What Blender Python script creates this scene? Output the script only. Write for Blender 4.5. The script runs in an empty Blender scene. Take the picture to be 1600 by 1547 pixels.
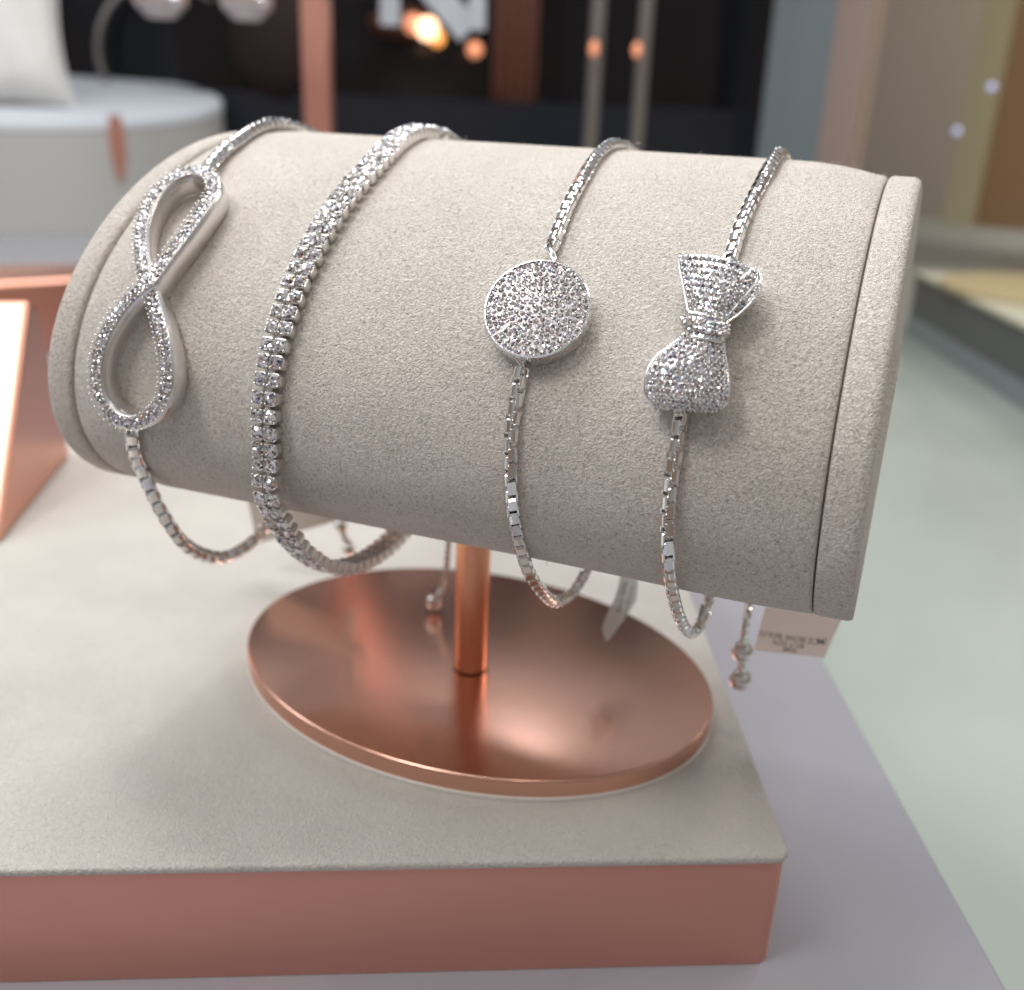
import bpy, bmesh, math, random
import numpy as np
from mathutils import Matrix, Vector

# ------------------------------------------------------------------ camera, world, lights
S = 0.0075                       # one working unit in metres (the roll is about 10 cm long)
sc = bpy.context.scene
COL = sc.collection
rng = np.random.default_rng(7)
random.seed(7)

W = np.array([[0.9311880764880858, 0.1651756085702203, -0.32497043640903106],
              [0.36267514959440633, -0.3297375854946384, 0.8716305757480292],
              [0.03681714373893938, -0.929510700877415, -0.36695279653012985]])
FPX = 1599.5
CAM = np.array([7.4249944, -17.76101771, 11.62172415])

cam_d = bpy.data.cameras.new('camera')
cam = bpy.data.objects.new('camera', cam_d)
COL.objects.link(cam)
sc.camera = cam
m = Matrix.Identity(4)
for i in range(3):
    m[i][0] = W[i, 0]; m[i][1] = -W[i, 1]; m[i][2] = -W[i, 2]; m[i][3] = CAM[i] * S
cam.matrix_world = m
cam_d.sensor_fit = 'HORIZONTAL'
cam_d.sensor_width = 36.0
cam_d.lens = 36.0 * FPX / 1600.0
cam_d.clip_start = 0.005
cam_d.clip_end = 60.0
cam_d.dof.use_dof = True
cam_d.dof.focus_distance = 15.0 * S
cam_d.dof.aperture_fstop = 20

world = bpy.data.worlds.new('World')
sc.world = world
world.use_nodes = True
wn = world.node_tree.nodes
wt = world.node_tree
_tc = wt.nodes.new('ShaderNodeTexCoord'); _sp = wt.nodes.new('ShaderNodeSeparateXYZ'); _cr = wt.nodes.new('ShaderNodeValToRGB')
wt.links.new(_tc.outputs['Generated'], _sp.inputs[0])
_mr = wt.nodes.new('ShaderNodeMapRange'); _mr.inputs[1].default_value = -1; _mr.inputs[2].default_value = 1
wt.links.new(_sp.outputs[2], _mr.inputs[0]); wt.links.new(_mr.outputs[0], _cr.inputs[0])
_cr.color_ramp.elements[0].position = .40; _cr.color_ramp.elements[0].color = (.56, .37, .28, 1)
_cr.color_ramp.elements[1].position = .85; _cr.color_ramp.elements[1].color = (.90, .95, 1.0, 1)
_e = _cr.color_ramp.elements.new(.55); _e.color = (.42, .31, .255, 1)
wt.links.new(_cr.outputs[0], wn['Background'].inputs[0])
wn['Background'].inputs[1].default_value = 0.44

sc.view_settings.view_transform = 'Standard'
sc.view_settings.look = 'None'
sc.view_settings.gamma = 1.0
sc.view_settings.exposure = 0.0
sc.view_settings.use_curve_mapping = False
sc.render.engine = 'CYCLES'
sc.cycles.max_bounces = 8
sc.cycles.caustics_reflective = True
sc.cycles.blur_glossy = 1.0
sc.cycles.caustics_refractive = False


def area(name, loc, target, size, power, color, size_y=None, spread=math.pi):
    d = bpy.data.lights.new(name, 'AREA')
    d.shape = 'RECTANGLE'
    d.size = size * S
    d.size_y = (size_y or size) * S
    d.energy = power
    d.color = color
    d.spread = spread
    o = bpy.data.objects.new(name, d)
    COL.objects.link(o)
    L = Vector(loc) * S
    T = Vector(target) * S
    o.location = L
    o.rotation_euler = (T - L).to_track_quat('-Z', 'Y').to_euler()
    return o


# unseen overhead lamps: one broad cool one behind-left, warm small spots, added fills
area('unseen_panel', (-30, 45, 95), (0, 0, 4), 55, 4.4, (0.93, 0.97, 1.0), 55)
area('unseen_panel', (-75, -5, 70), (-5, 0, 4), 40, 1.5, (0.90, 0.96, 1.0), 40)
area('unseen_spot', (45, 20, 90), (0, 0, 4), 8, 0.35, (1.0, 0.84, 0.70))
area('unseen_panel', (-31, -38, 84), (-6, -2, 2), 24, 1.55, (1.0, 0.99, 0.98), 24)  # unseen panel placed for the wedge face to mirror, also the front key
for _p in ((-10, -20, 85), (14, -8, 88), (-40, -25, 70), (35, 5, 80), (2, -45, 75), (-5, 25, 85), (-60, 20, 70)):
    area('unseen_spot', _p, (0, -2, 7), 2.2, 0.075, (1.0, 0.95, 0.90))  # small unseen spots added to make the stones glint
area('unseen_spot', (-24, 12, 80), (0, 0, 4), 6, 0.55, (1.0, 0.96, 0.92))
area('unseen_panel', (95, 165, 80), (80, 240, 20), 50, 7.0, (1.0, 0.92, 0.84), 50)  # added fill that brightens the far taupe wall
area('unseen_panel', (70, 85, 75), (45, 110, 0), 40, 2.6, (1.0, 0.93, 0.84), 40)  # added fill over the shelf on the right
area('unseen_spot', (20, -45, 80), (0, 0, 4), 6, 0.22, (1.0, 0.86, 0.74))

# ------------------------------------------------------------------ geometry of the view and of the oval roll
AXC = np.array([0, 7.399426])
EA, EB, PH = 4.82, 3.0, 0.36
RC, RS = math.cos(PH), math.sin(PH)


def ray(px, py):
    return W @ np.array([(px - 800.) / FPX, (py - 773.5) / FPX, 1.])


def plz(px, py, z):
    d = ray(px, py); return CAM + d * (z - CAM[2]) / d[2]


def ply(px, py, y):
    d = ray(px, py); return CAM + d * (y - CAM[1]) / d[1]


def E(t, off=0.0, x=0.0):
    """point of the roll's section: t in degrees, 0 = near tip, 90 = top, 180 = far tip"""
    a = math.radians(t)
    u, v = -math.cos(a) * (EA + off), math.sin(a) * (EB + off)
    return np.array([x, AXC[0] + RC * u - RS * v, AXC[1] + RS * u + RC * v])


def EN(t):
    a = math.radians(t)
    u, v = -math.cos(a) / EA, math.sin(a) / EB
    n = np.array([0, RC * u - RS * v, RS * u + RC * v])
    return n / np.linalg.norm(n)


def hit(px, py, off=0.0):
    """point on the roll's front surface (raised by off) seen at that place; returns point, outward normal"""
    R = np.array([[RC, RS], [-RS, RC]])
    a_ = np.array([EA + off, EB + off]); d = ray(px, py)
    q = R @ d[1:] / a_; c = R @ (CAM[1:] - AXC) / a_
    a = q @ q; b = 2 * q @ c; cc = c @ c - 1
    D = max(b * b - 4 * a * cc, 0)
    t = (-b - math.sqrt(D)) / (2 * a)
    P = CAM + d * t
    u = R @ (P[1:] - AXC) / a_
    th = math.degrees(math.atan2(u[1], -u[0]))
    return P, EN(th), th


# ------------------------------------------------------------------ materials
def mat(name, color=(.8, .8, .8), rough=.5, metal=0.0, **kw):
    M = bpy.data.materials.new(name)
    M.use_nodes = True
    b = M.node_tree.nodes['Principled BSDF']
    b.inputs['Base Color'].default_value = (*color, 1)
    b.inputs['Roughness'].default_value = rough
    b.inputs['Metallic'].default_value = metal
    for k, v in kw.items():
        b.inputs[k.replace('_', ' ')].default_value = v
    return M, M.node_tree, b


def coords(nt, scale=(1, 1, 1), rot=(0, 0, 0)):
    tc = nt.nodes.new('ShaderNodeTexCoord')
    mp = nt.nodes.new('ShaderNodeMapping')
    mp.inputs['Scale'].default_value = scale
    mp.inputs['Rotation'].default_value = rot
    nt.links.new(tc.outputs['Object'], mp.inputs[0])
    return mp.outputs[0]


def noise(nt, vec, scale, detail=3, rough=.55, dist=0.0):
    n = nt.nodes.new('ShaderNodeTexNoise')
    n.inputs['Scale'].default_value = scale
    n.inputs['Detail'].default_value = detail
    n.inputs['Roughness'].default_value = rough
    n.inputs['Distortion'].default_value = dist
    nt.links.new(vec, n.inputs['Vector'])
    return n.outputs['Fac']


def ramp(nt, fac, a, b, ca=(0, 0, 0, 1), cb=(1, 1, 1, 1)):
    r = nt.nodes.new('ShaderNodeValToRGB')
    r.color_ramp.elements[0].position = a; r.color_ramp.elements[0].color = ca
    r.color_ramp.elements[1].position = b; r.color_ramp.elements[1].color = cb
    nt.links.new(fac, r.inputs[0])
    return r.outputs[0]


def math_(nt, op, a, b):
    n = nt.nodes.new('ShaderNodeMath'); n.operation = op
    for i, v in enumerate((a, b)):
        if isinstance(v, (int, float)): n.inputs[i].default_value = v
        else: nt.links.new(v, n.inputs[i])
    return n.outputs[0]


def bump(nt, b, h, strength, dist):
    n = nt.nodes.new('ShaderNodeBump')
    n.inputs['Strength'].default_value = strength
    n.inputs['Distance'].default_value = dist
    nt.links.new(h, n.inputs['Height'])
    nt.links.new(n.outputs[0], b.inputs['Normal'])


def suede(name, col, fine=1.0, strength=1.0):
    M, nt, b = mat(name, col, 0.95)
    b.inputs['Sheen Weight'].default_value = 0.25
    b.inputs['Sheen Roughness'].default_value = 0.5
    b.inputs['Specular IOR Level'].default_value = 0.1
    v = coords(nt, (1.0, 1.0, 1.0))
    n1 = noise(nt, v, 3000 * fine, 3, .55, 0.25)
    n2 = noise(nt, v, 1350 * fine, 2, .5, 0.2)
    rid = math_(nt, 'ABSOLUTE', math_(nt, 'SUBTRACT', noise(nt, v, 1900 * fine, 2, .5, 0.4), .5), 0)
    rid = ramp(nt, rid, .0, .10)
    pits = ramp(nt, noise(nt, v, 1900 * fine, 2, .5, 0.5), .30, .40)
    h = math_(nt, 'ADD', math_(nt, 'MULTIPLY', n1, 0.8), math_(nt, 'MULTIPLY', n2, 0.5))
    h = math_(nt, 'ADD', h, math_(nt, 'MULTIPLY', rid, 0.22))
    h = math_(nt, 'ADD', h, math_(nt, 'MULTIPLY', pits, 0.25))
    bump(nt, b, h, 1.0 * strength, 0.00042)
    big = noise(nt, v, 70, 4, .6)
    mx = nt.nodes.new('ShaderNodeMix'); mx.data_type = 'RGBA'; mx.blend_type = 'MULTIPLY'
    mx.inputs[0].default_value = 1.0
    mx.inputs[6].default_value = (*col, 1)
    nt.links.new(ramp(nt, big, .3, .7, (.94, .935, .93, 1), (1.04, 1.04, 1.04, 1)), mx.inputs[7])
    mx2 = nt.nodes.new('ShaderNodeMix'); mx2.data_type = 'RGBA'; mx2.blend_type = 'MULTIPLY'
    mx2.inputs[0].default_value = 1.0
    nt.links.new(mx.outputs[2], mx2.inputs[6])
    nt.links.new(ramp(nt, math_(nt, 'MULTIPLY', math_(nt, 'ADD', pits, .6), n1), .30, .75, (1 - .30 * strength ** 4, 1 - .33 * strength ** 4, 1 - .36 * strength ** 4, 1), (1.0, 1.0, 1.0, 1)), mx2.inputs[7])
    nt.links.new(mx2.outputs[2], b.inputs['Base Color'])
    return M


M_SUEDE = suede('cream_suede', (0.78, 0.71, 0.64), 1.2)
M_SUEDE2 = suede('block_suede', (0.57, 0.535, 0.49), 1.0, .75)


def copper(name, col, rough, streak=0.0, scale=(4, 160, 160)):
    M, nt, b = mat(name, col, rough, 1.0)
    v = coords(nt, scale)
    n = noise(nt, v, 30, 4, .6)
    r = ramp(nt, n, .3, .7, (rough * .93,) * 3 + (1,), (rough * 1.07,) * 3 + (1,))
    nt.links.new(r, b.inputs['Roughness'])
    if streak:
        bump(nt, b, n, streak, 0.00003)
    return M


M_COPPER = copper('satin_rose_copper', (0.76, 0.43, 0.33), 0.22, .04)
M_COPPER_SOFT = copper('soft_rose_copper', (0.74, 0.38, 0.28), 0.36, .0)
M_COPPER_POST = copper('brushed_copper_post', (0.80, 0.36, 0.22), 0.28, .2, (160, 160, 4))
M_COPPER_MATT, _nt, _b = mat('matt_rose_copper', (0.74, 0.365, 0.285), 0.36, 0.7)
_v = coords(_nt)
bump(_nt, _b, noise(_nt, _v, 1500, 2), .10, 0.00003)
_nt.links.new(ramp(_nt, noise(_nt, _v, 28, 5, .65, 1.2), .3, .7, (.26, .26, .26, 1), (.46, .46, .46, 1)), _b.inputs['Roughness'])
M_SILVER, _nt, _b = mat('polished_silver', (0.88, 0.87, 0.86), 0.10, 1.0)
M_SILVER_SOFT, _nt, _b = mat('satin_silver', (0.80, 0.78, 0.76), 0.26, 1.0)
M_SEAT, _nt, _b = mat('stone_seat_silver', (0.34, 0.31, 0.31), 0.35, 1.0)

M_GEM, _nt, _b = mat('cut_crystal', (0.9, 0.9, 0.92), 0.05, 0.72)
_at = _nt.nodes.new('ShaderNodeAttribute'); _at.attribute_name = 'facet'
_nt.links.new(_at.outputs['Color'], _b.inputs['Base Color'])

M_BOARD, _nt, _b = mat('gloss_white_board', (0.34, 0.335, 0.37), 0.13)
_b.inputs['Specular IOR Level'].default_value = 0.6
M_GLASSFLOOR, _nt, _b = mat('frosted_green_glass', (0.46, 0.53, 0.49), 0.12)
_v = coords(_nt)
_c = ramp(_nt, noise(_nt, _v, 6, 3), .3, .7, (.33, .37, .33, 1), (.42, .46, .42, 1))
_nt.links.new(_c, _b.inputs['Base Color'])
M_SHELF, _, _ = mat('beige_shelf', (0.55, 0.52, 0.40), 0.5)
M_SHELF_EDGE, _, _ = mat('dark_shelf_edge', (0.11, 0.11, 0.105), 0.4)
M_BLACK, _, _ = mat('black_back_panel', (0.006, 0.007, 0.010), 0.15)
M_BLACK2, _, _ = mat('navy_back_panel', (0.009, 0.012, 0.02), 0.3)
M_PLINTH, _, _ = mat('grey_plinth_fabric', (0.50, 0.50, 0.47), 0.8)
M_PLINTH_TOP, _, _ = mat('plinth_top', (0.62, 0.65, 0.69), 0.7)
M_CUSHION = suede('cushion_fabric', (0.78, 0.77, 0.74), .5, .4)
M_BLUEGREY, _, _ = mat('blue_grey_panel', (0.25, 0.29, 0.31), 0.35)
M_PINK, _, _ = mat('dusty_pink_panel', (0.36, 0.27, 0.235), 0.45)
M_TAUPE, _nt, _b = mat('taupe_wall', (0.30, 0.26, 0.22), 0.5)
_v = coords(_nt, (1.3, 1.3, .2))
_c = ramp(_nt, noise(_nt, _v, 1.1, 1), .35, .65, (.42, .35, .29, 1), (.22, .20, .18, 1))
_nt.links.new(_c, _b.inputs['Base Color'])
M_CREAMFRAME, _, _ = mat('cream_frame', (0.42, 0.37, 0.24), 0.5)
M_BROWN, _nt, _b = mat('brown_wood', (0.26, 0.15, 0.075), 0.5)
M_DARKLINE, _, _ = mat('dark_joint', (0.08, 0.065, 0.05), 0.6)
M_CHROME, _, _ = mat('dull_chrome', (0.28, 0.26, 0.25), 0.4, .8)
M_WHITE, _, _ = mat('white_letter', (0.50, 0.54, 0.58), 0.5)
M_REDDARK, _nt, _b = mat('dark_red_cloth', (0.018, 0.005, 0.005), 0.8)
M_ORANGE, _nt, _b = mat('burnt_orange_blur', (0.10, 0.03, 0.014), 0.6)
M_TAG, _nt, _b = mat('white_tag', (0.90, 0.84, 0.80), 0.5)
_tr = _nt.nodes.new('ShaderNodeBsdfTranslucent'); _tr.inputs[0].default_value = (.95, .88, .84, 1)
_mx = _nt.nodes.new('ShaderNodeMixShader'); _mx.inputs[0].default_value = .65
_nt.links.new(_b.outputs[0], _mx.inputs[1]); _nt.links.new(_tr.outputs[0], _mx.inputs[2])
_nt.links.new(_mx.outputs[0], _nt.nodes['Material Output'].inputs[0])
M_TAGCLEAR, _nt, _b = mat('translucent_tag', (0.80, 0.80, 0.78), 0.35)
_b.inputs['Alpha'].default_value = 0.72
M_TAGTAUPE, _, _ = mat('taupe_tag', (0.56, 0.50, 0.44), 0.6)
M_INK, _, _ = mat('grey_ink', (0.10, 0.09, 0.09), 0.6)
M_PAD, _nt, _b = mat('clear_base_pad', (0.66, 0.63, 0.58), 0.3)
M_CRYSTAL, _, _ = mat('pale_rose_crystal', (0.55, 0.49, 0.48), 0.25, 0.3)
M_THREAD, _, _ = mat('seam_thread', (0.16, 0.125, 0.10), 0.9)


def emis(name, col, s):
    M = bpy.data.materials.new(name); M.use_nodes = True
    nt = M.node_tree; b = nt.nodes['Principled BSDF']
    b.inputs['Base Color'].default_value = (*col, 1)
    b.inputs['Emission Color'].default_value = (*col, 1)
    b.inputs['Emission Strength'].default_value = s
    return M


M_BULB = emis('warm_bulb', (1.0, 0.62, 0.38), 2.6)
M_AMBER_GLOW = emis('amber_glow', (1.0, 0.42, 0.10), 1.1)
M_DIM_GLOW = emis('dim_copper_glow', (1.0, 0.38, 0.20), .55)  # also stands in for the orange glints on the chrome uprights
M_GLINT_GLOW = emis('blue_glint_glow', (0.62, 0.66, 1.0), .3)  # glow standing in for the small blue and violet glints


# ------------------------------------------------------------------ object helpers
class MB:
    def __init__(s): s.v = []; s.f = []; s.n = 0; s.cols = []
    def add(s, verts, faces, cols=None):
        verts = np.asarray(verts, float).reshape(-1, 3)
        s.v.append(verts)
        s.f.extend([tuple(int(i) + s.n for i in f) for f in faces])
        if cols is not None: s.cols.extend(cols)
        s.n += len(verts)
    def grid(s, P, closed_u=False, closed_v=False, cap=False):
        P = np.asarray(P); nu, nv = P.shape[:2]
        fs = []
        for i in range(nu - (0 if closed_u else 1)):
            for j in range(nv - (0 if closed_v else 1)):
                a = i * nv + j; b = ((i + 1) % nu) * nv + j
                c = ((i + 1) % nu) * nv + (j + 1) % nv; d = i * nv + (j + 1) % nv
                fs.append((a, b, c, d))
        if cap:
            fs.append(tuple(range(nv))[::-1]); fs.append(tuple((nu - 1) * nv + j for j in range(nv)))
        s.add(P.reshape(-1, 3), fs)
    def box(s, c, sx, sy, sz, R=None):
        v = np.array([[x, y, z] for x in (-1, 1) for y in (-1, 1) for z in (-1, 1)]) * [sx / 2, sy / 2, sz / 2]
        if R is not None: v = v @ np.asarray(R).T
        s.add(v + np.asarray(c), [(0, 1, 3, 2), (4, 6, 7, 5), (0, 4, 5, 1), (2, 3, 7, 6), (0, 2, 6, 4), (1, 5, 7, 3)])
    def prism(s, poly, z0, z1, bevel=0.0, nb=3):
        """polygon (list of xy) extruded, with a rounded top edge"""
        poly = np.asarray(poly, float); n = len(poly)
        area2 = sum(poly[i][0] * poly[(i + 1) % n][1] - poly[(i + 1) % n][0] * poly[i][1] for i in range(n))
        if area2 < 0: poly = poly[::-1]
        def inset(d):
            e = np.roll(poly, -1, 0) - poly; e /= np.linalg.norm(e, axis=1)[:, None]
            nrm = np.c_[-e[:, 1], e[:, 0]]; pv = np.roll(nrm, 1, 0)
            bis = nrm + pv; bis /= (bis * bis).sum(1)[:, None] / 2
            return poly + bis * d
        rings = [np.c_[poly, np.full(n, z0)]]
        if bevel:
            for k in range(nb + 1):
                a = k / nb * math.pi / 2
                rings.append(np.c_[inset(bevel * (1 - math.cos(a))), np.full(n, z1 - bevel + bevel * math.sin(a))])
        else:
            rings.append(np.c_[poly, np.full(n, z1)])
        s.grid(np.array(rings), closed_v=True, cap=True)
    def tube(s, pts, r, seg=10, closed=False):
        pts = np.asarray(pts, float); n = len(pts)
        T, A, B = frames(pts, closed)
        rr = np.broadcast_to(r, (n,))
        ang = np.linspace(0, 2 * math.pi, seg, endpoint=False)
        P = pts[:, None] + rr[:, None, None] * (np.cos(ang)[None, :, None] * A[:, None] + np.sin(ang)[None, :, None] * B[:, None])
        s.grid(P, closed_u=closed, closed_v=True, cap=not closed)
    def ball(s, c, r, nu=16, nv=10, sc_=(1, 1, 1)):
        P = []
        for i in range(nv + 1):
            a = math.pi * i / nv
            P.append([(math.sin(a) * math.cos(2 * math.pi * j / nu), math.sin(a) * math.sin(2 * math.pi * j / nu), math.cos(a)) for j in range(nu)])
        P = np.array(P) * r * np.array(sc_) + np.asarray(c)
        s.grid(P[::-1], closed_v=True)


def frames(pts, closed=False, up=None):
    pts = np.asarray(pts, float)
    if closed: T = np.roll(pts, -1, 0) - np.roll(pts, 1, 0)
    else: T = np.gradient(pts, axis=0)
    T /= np.linalg.norm(T, axis=1)[:, None]
    ref = np.array([0, 0, 1.]) if up is None else up
    if up is None and abs(T[0][2]) > .9: ref = np.array([1., 0, 0])
    A = []; a = ref - T[0] * (ref @ T[0]); a /= np.linalg.norm(a)
    for t in T:
        a = a - t * (a @ t); a = a / np.linalg.norm(a); A.append(a)
    A = np.array(A)
    return T, A, np.cross(T, A)


ORG = {}


def finish(mb, name, material, parent=None, smooth=True, autos=None, recalc=True):
    V = np.concatenate(mb.v) * S
    o_root = np.zeros(3)
    if parent is not None: o_root = ORG[parent.name]
    me = bpy.data.meshes.new(name)
    me.from_pydata((V - o_root).tolist(), [], mb.f)
    me.materials.append(material)
    if mb.cols:
        ca = me.color_attributes.new('facet', 'FLOAT_COLOR', 'CORNER')
        data = np.ones((len(me.loops), 4), np.float32)
        k = 0
        for p, c in zip(me.polygons, mb.cols):
            data[p.loop_start:p.loop_start + p.loop_total, :3] = c
        ca.data.foreach_set('color', data.ravel())
    me.validate(); me.update()
    if not mb.cols and recalc:
        bm_ = bmesh.new(); bm_.from_mesh(me); bmesh.ops.recalc_face_normals(bm_, faces=bm_.faces); bm_.to_mesh(me); bm_.free()
    if smooth:
        me.polygons.foreach_set('use_smooth', [True] * len(me.polygons))
        if autos is not None:
            me.set_sharp_from_angle(angle=math.radians(autos))
    o = bpy.data.objects.new(name, me)
    COL.objects.link(o)
    if parent is not None:
        o.parent = parent
        ORG[o.name] = o_root
    else:
        # move the origin to the base of the thing
        c = np.array([(V[:, 0].min() + V[:, 0].max()) / 2, (V[:, 1].min() + V[:, 1].max()) / 2, V[:, 2].min()])
        me.vertices.foreach_set('co', (V - c).ravel().astype(np.float32)); me.update()
        o.location = c
        ORG[o.name] = c
    return o


def tag(o, label=None, cat=None, group=None, kind=None):
    if label: o['label'] = label
    if cat: o['category'] = cat
    if group: o['group'] = group
    if kind: o['kind'] = kind
    return o


def thing(name, loc, label, cat, group=None):
    o = bpy.data.objects.new(name, None)
    o.empty_display_size = 0.01
    COL.objects.link(o)
    o.location = np.asarray(loc, float) * S
    ORG[o.name] = np.asarray(loc, float) * S
    return tag(o, label, cat, group)


def spline(pts, n):
    """Catmull-Rom resampled to even spacing, n points"""
    P = np.asarray(pts, float)
    P = np.vstack([2 * P[0] - P[1], P, 2 * P[-1] - P[-2]])
    out = []
    for i in range(1, len(P) - 2):
        for t in np.linspace(0, 1, 24, endpoint=False):
            a, b, c, d = P[i - 1], P[i], P[i + 1], P[i + 2]
            out.append(.5 * ((2 * b) + (-a + c) * t + (2 * a - 5 * b + 4 * c - d) * t * t + (-a + 3 * b - 3 * c + d) * t ** 3))
    out.append(P[-2]); out = np.array(out)
    L = np.r_[0, np.cumsum(np.linalg.norm(np.diff(out, axis=0), axis=1))]
    q = np.linspace(0, L[-1], n)
    return np.c_[[np.interp(q, L, out[:, k]) for k in range(out.shape[1])]].T


def length(P):
    return np.linalg.norm(np.diff(P, axis=0), axis=1).sum()


# ------------------------------------------------------------------ setting: board, lower floor, shelf
def poly_slab(name, pts, z0, z1, m_, bevel=0.0, parent=None):
    b = MB(); b.prism(pts, z0, z1, bevel); return finish(b, name, m_, parent, smooth=bool(bevel), autos=40 if bevel else None)


ZB = -2.9
ZF = -12.0
board = poly_slab('countertop', [(22.5, -30), (6.0, 11.4), (-46, 142), (-190, 110), (-150, -60), (0, -60)], ZB - 1.2, ZB, M_BOARD, .12)
tag(board, kind='structure')
floor = poly_slab('floor', [(-260, -120), (200, -120), (300, 420), (-260, 420)], ZF - 1, ZF, M_GLASSFLOOR)
tag(floor, kind='structure')


def bg(px, dist, py=130):
    d = ray(px, py); h = d[:2] / np.linalg.norm(d[:2]); return CAM[:2] + h * dist


def panel(name, p0, d0, p1, d1, z0, z1, th, m_, parent=None):
    a = bg(p0, d0); b = bg(p1, d1)
    e = (b - a) / np.linalg.norm(b - a); n = np.array([-e[1], e[0]])
    if n @ (a - CAM[:2]) < 0: n = -n
    mb = MB(); mb.prism([a, b, b + n * th, a + n * th], z0, z1)
    return finish(mb, name, m_, parent, smooth=False)


shelf = thing('display_shelf', (30, 70, ZF), 'beige topped display shelf with dark grey edge beyond the right end of roll', 'shelf')
e0 = plz(1420, 522, ZF)[:2]; e1 = plz(1600, 640, ZF)[:2]; ed = (e1 - e0) / np.linalg.norm(e1 - e0)
q0 = e0 - ed * 1.0; q1 = e0 + ed * 90
en = np.array([-ed[1], ed[0]]); en = en if en[1] > 0 else -en
mb = MB(); mb.prism([q0, q1, q1 + en * 260, q0 + en * 260], ZF + .02, -5.75); finish(mb, 'shelf_edge', M_SHELF_EDGE, shelf, False)
M_KICK, _, _ = mat('shelf_kick_strip', (0.22, 0.25, 0.25), 0.3)
mb = MB(); mb.prism([q0 - en * .25, q1 - en * .25, q1 + en * .4, q0 + en * .4], ZF + .02, ZF + 2.1); finish(mb, 'kick_strip', M_KICK, shelf, False)
mb = MB(); mb.prism([q0 - en * .3, q1 - en * .3, q1 + en * 260, q0 + en * 260], -5.74, -5.2, .2); finish(mb, 'shelf_top', M_SHELF, shelf)

back = panel('black_backdrop', 60, 150, 1200, 150, ZF + .01, 75, 3, M_BLACK)
tag(back, 'black glossy backdrop closing the display case behind the roll', 'backdrop')
low = panel('back_ledge', 150, 141, 1190, 143, ZF + .01, 2.4 + 8, 4, M_BLACK2)
tag(low, 'dark navy ledge along the foot of the black back panel', 'ledge')
c_ = panel('upright_board', 1196, 138, 1292, 132, ZF + .01, 75, 2.5, M_BLUEGREY)
tag(c_, 'blue grey upright board beside the black back panel', 'board')
c_ = panel('pink_post', 1292, 131, 1344, 129, ZF + .01, 75, 3, M_PINK)
tag(c_, 'dusty pink upright post right of the blue grey board', 'post')
c_ = panel('dark_strip', 1344, 130, 1354, 130, ZF + .01, 75, 1.5, M_DARKLINE)
tag(c_, 'thin dark upright strip between the pink post and the taupe wall', 'strip')
c_ = panel('taupe_wall', 1354, 262, 1800, 262, ZF + .01, 110, 3, M_TAUPE)
tag(c_, 'plain taupe wall behind the beige display shelf', 'wall')
bx = thing('display_cabinet', (*bg(1570, 150), -5.2), 'brown cabinet with a cream front frame standing on the beige shelf', 'cabinet')
panel('cabinet_body', 1556, 178, 1760, 176, -5.19, 70, 30, M_BROWN, bx)
panel('frame', 1512, 176, 1560, 175, -5.19, 70, 2.5, M_CREAMFRAME, bx)
bx = thing('round_tray', (22, 66, -5.2), 'low round tan tray on the beige shelf at the right edge', 'tray')
a_ = plz(1600, 455, -5.2)
mb = MB(); t_ = np.linspace(0, 2 * math.pi, 48, endpoint=False)
mb.prism(np.c_[a_[0] + 8 * np.cos(t_), a_[1] + 9 * np.sin(t_)], -5.19, -4.7, .2)
M_TAN, _, _ = mat('tan_tray', (0.45, 0.36, 0.20), .5)
finish(mb, 'tray_body', M_TAN, bx)


def post(name, px, dist, w, z0, z1, m_, label, cat, square=True):
    c = bg(px, dist); mb = MB()
    if square:
        mb.box((c[0], c[1], (z0 + z1) / 2), w, w, z1 - z0, W_R)
    else:
        mb.tube(np.array([[c[0], c[1], z] for z in np.linspace(z0, z1, 6)]), w / 2, 20)
    o = finish(mb, name, m_, None, not square, 40 if not square else None)
    return tag(o, label, cat)


az = math.atan2(W[1, 2], W[0, 2]) - math.pi / 2
W_R = np.array([[math.cos(az), -math.sin(az), 0], [math.sin(az), math.cos(az), 0], [0, 0, 1]])
post('copper_post', 497, 88, 2.0, ZB, 60, M_COPPER_MATT, 'upright square copper post behind the roll, left of the tennis bracelet', 'post')
post('chrome_post', 928, 112, 1.5, ZF, 60, M_CHROME, 'dull chrome upright behind the roll, left one of the two', 'post', False)
post('chrome_post', 1001, 112, 1.4, ZF, 60, M_CHROME, 'dull chrome upright behind the roll, right one of the two, nearer the grey board', 'post', False)


def blob(name, px, py, dist, r, m_, label, cat, sc_=(1, 1, 1)):
    d = ray(px, py); d = d / np.linalg.norm(d[:2]); P = CAM + d * dist
    mb = MB(); mb.ball(P, r, 20, 12, sc_)
    o = finish(mb, name, m_)
    return tag(o, label, cat)


blob('glow_ball', 668, 45, 125, 1.25, M_BULB, 'bright warm glowing bulb under the white letter', 'light bulb')
blob('glow_ball', 683, 60, 128, 0.9, M_AMBER_GLOW, 'added amber glow just below the brightest bulb', 'light bulb')  # neighbour glow added to soften the bright bulb
blob('glow_ball', 646, 38, 126, 1.1, M_DIM_GLOW, 'added dim coral glow just left of the brightest bulb', 'light bulb')  # second neighbour glow, added for the same softening
blob('glow_ball', 742, 78, 128, 0.9, M_DIM_GLOW, 'dim orange bulb below the point of the white letter', 'light bulb')
blob('glow_ball', 928, 76, 109, 0.4, M_DIM_GLOW, 'small orange glint made as a glowing ball on the left chrome upright', 'light bulb', (1, 1, 1.8))  # glint on the metal painted as a glowing ball, no lamp here
blob('glow_ball', 995, 78, 109, 0.38, M_DIM_GLOW, 'small orange glint made as a glowing ball on the right chrome upright', 'light bulb', (1, 1, 1.8))  # glint on this upright likewise painted as glow
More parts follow.
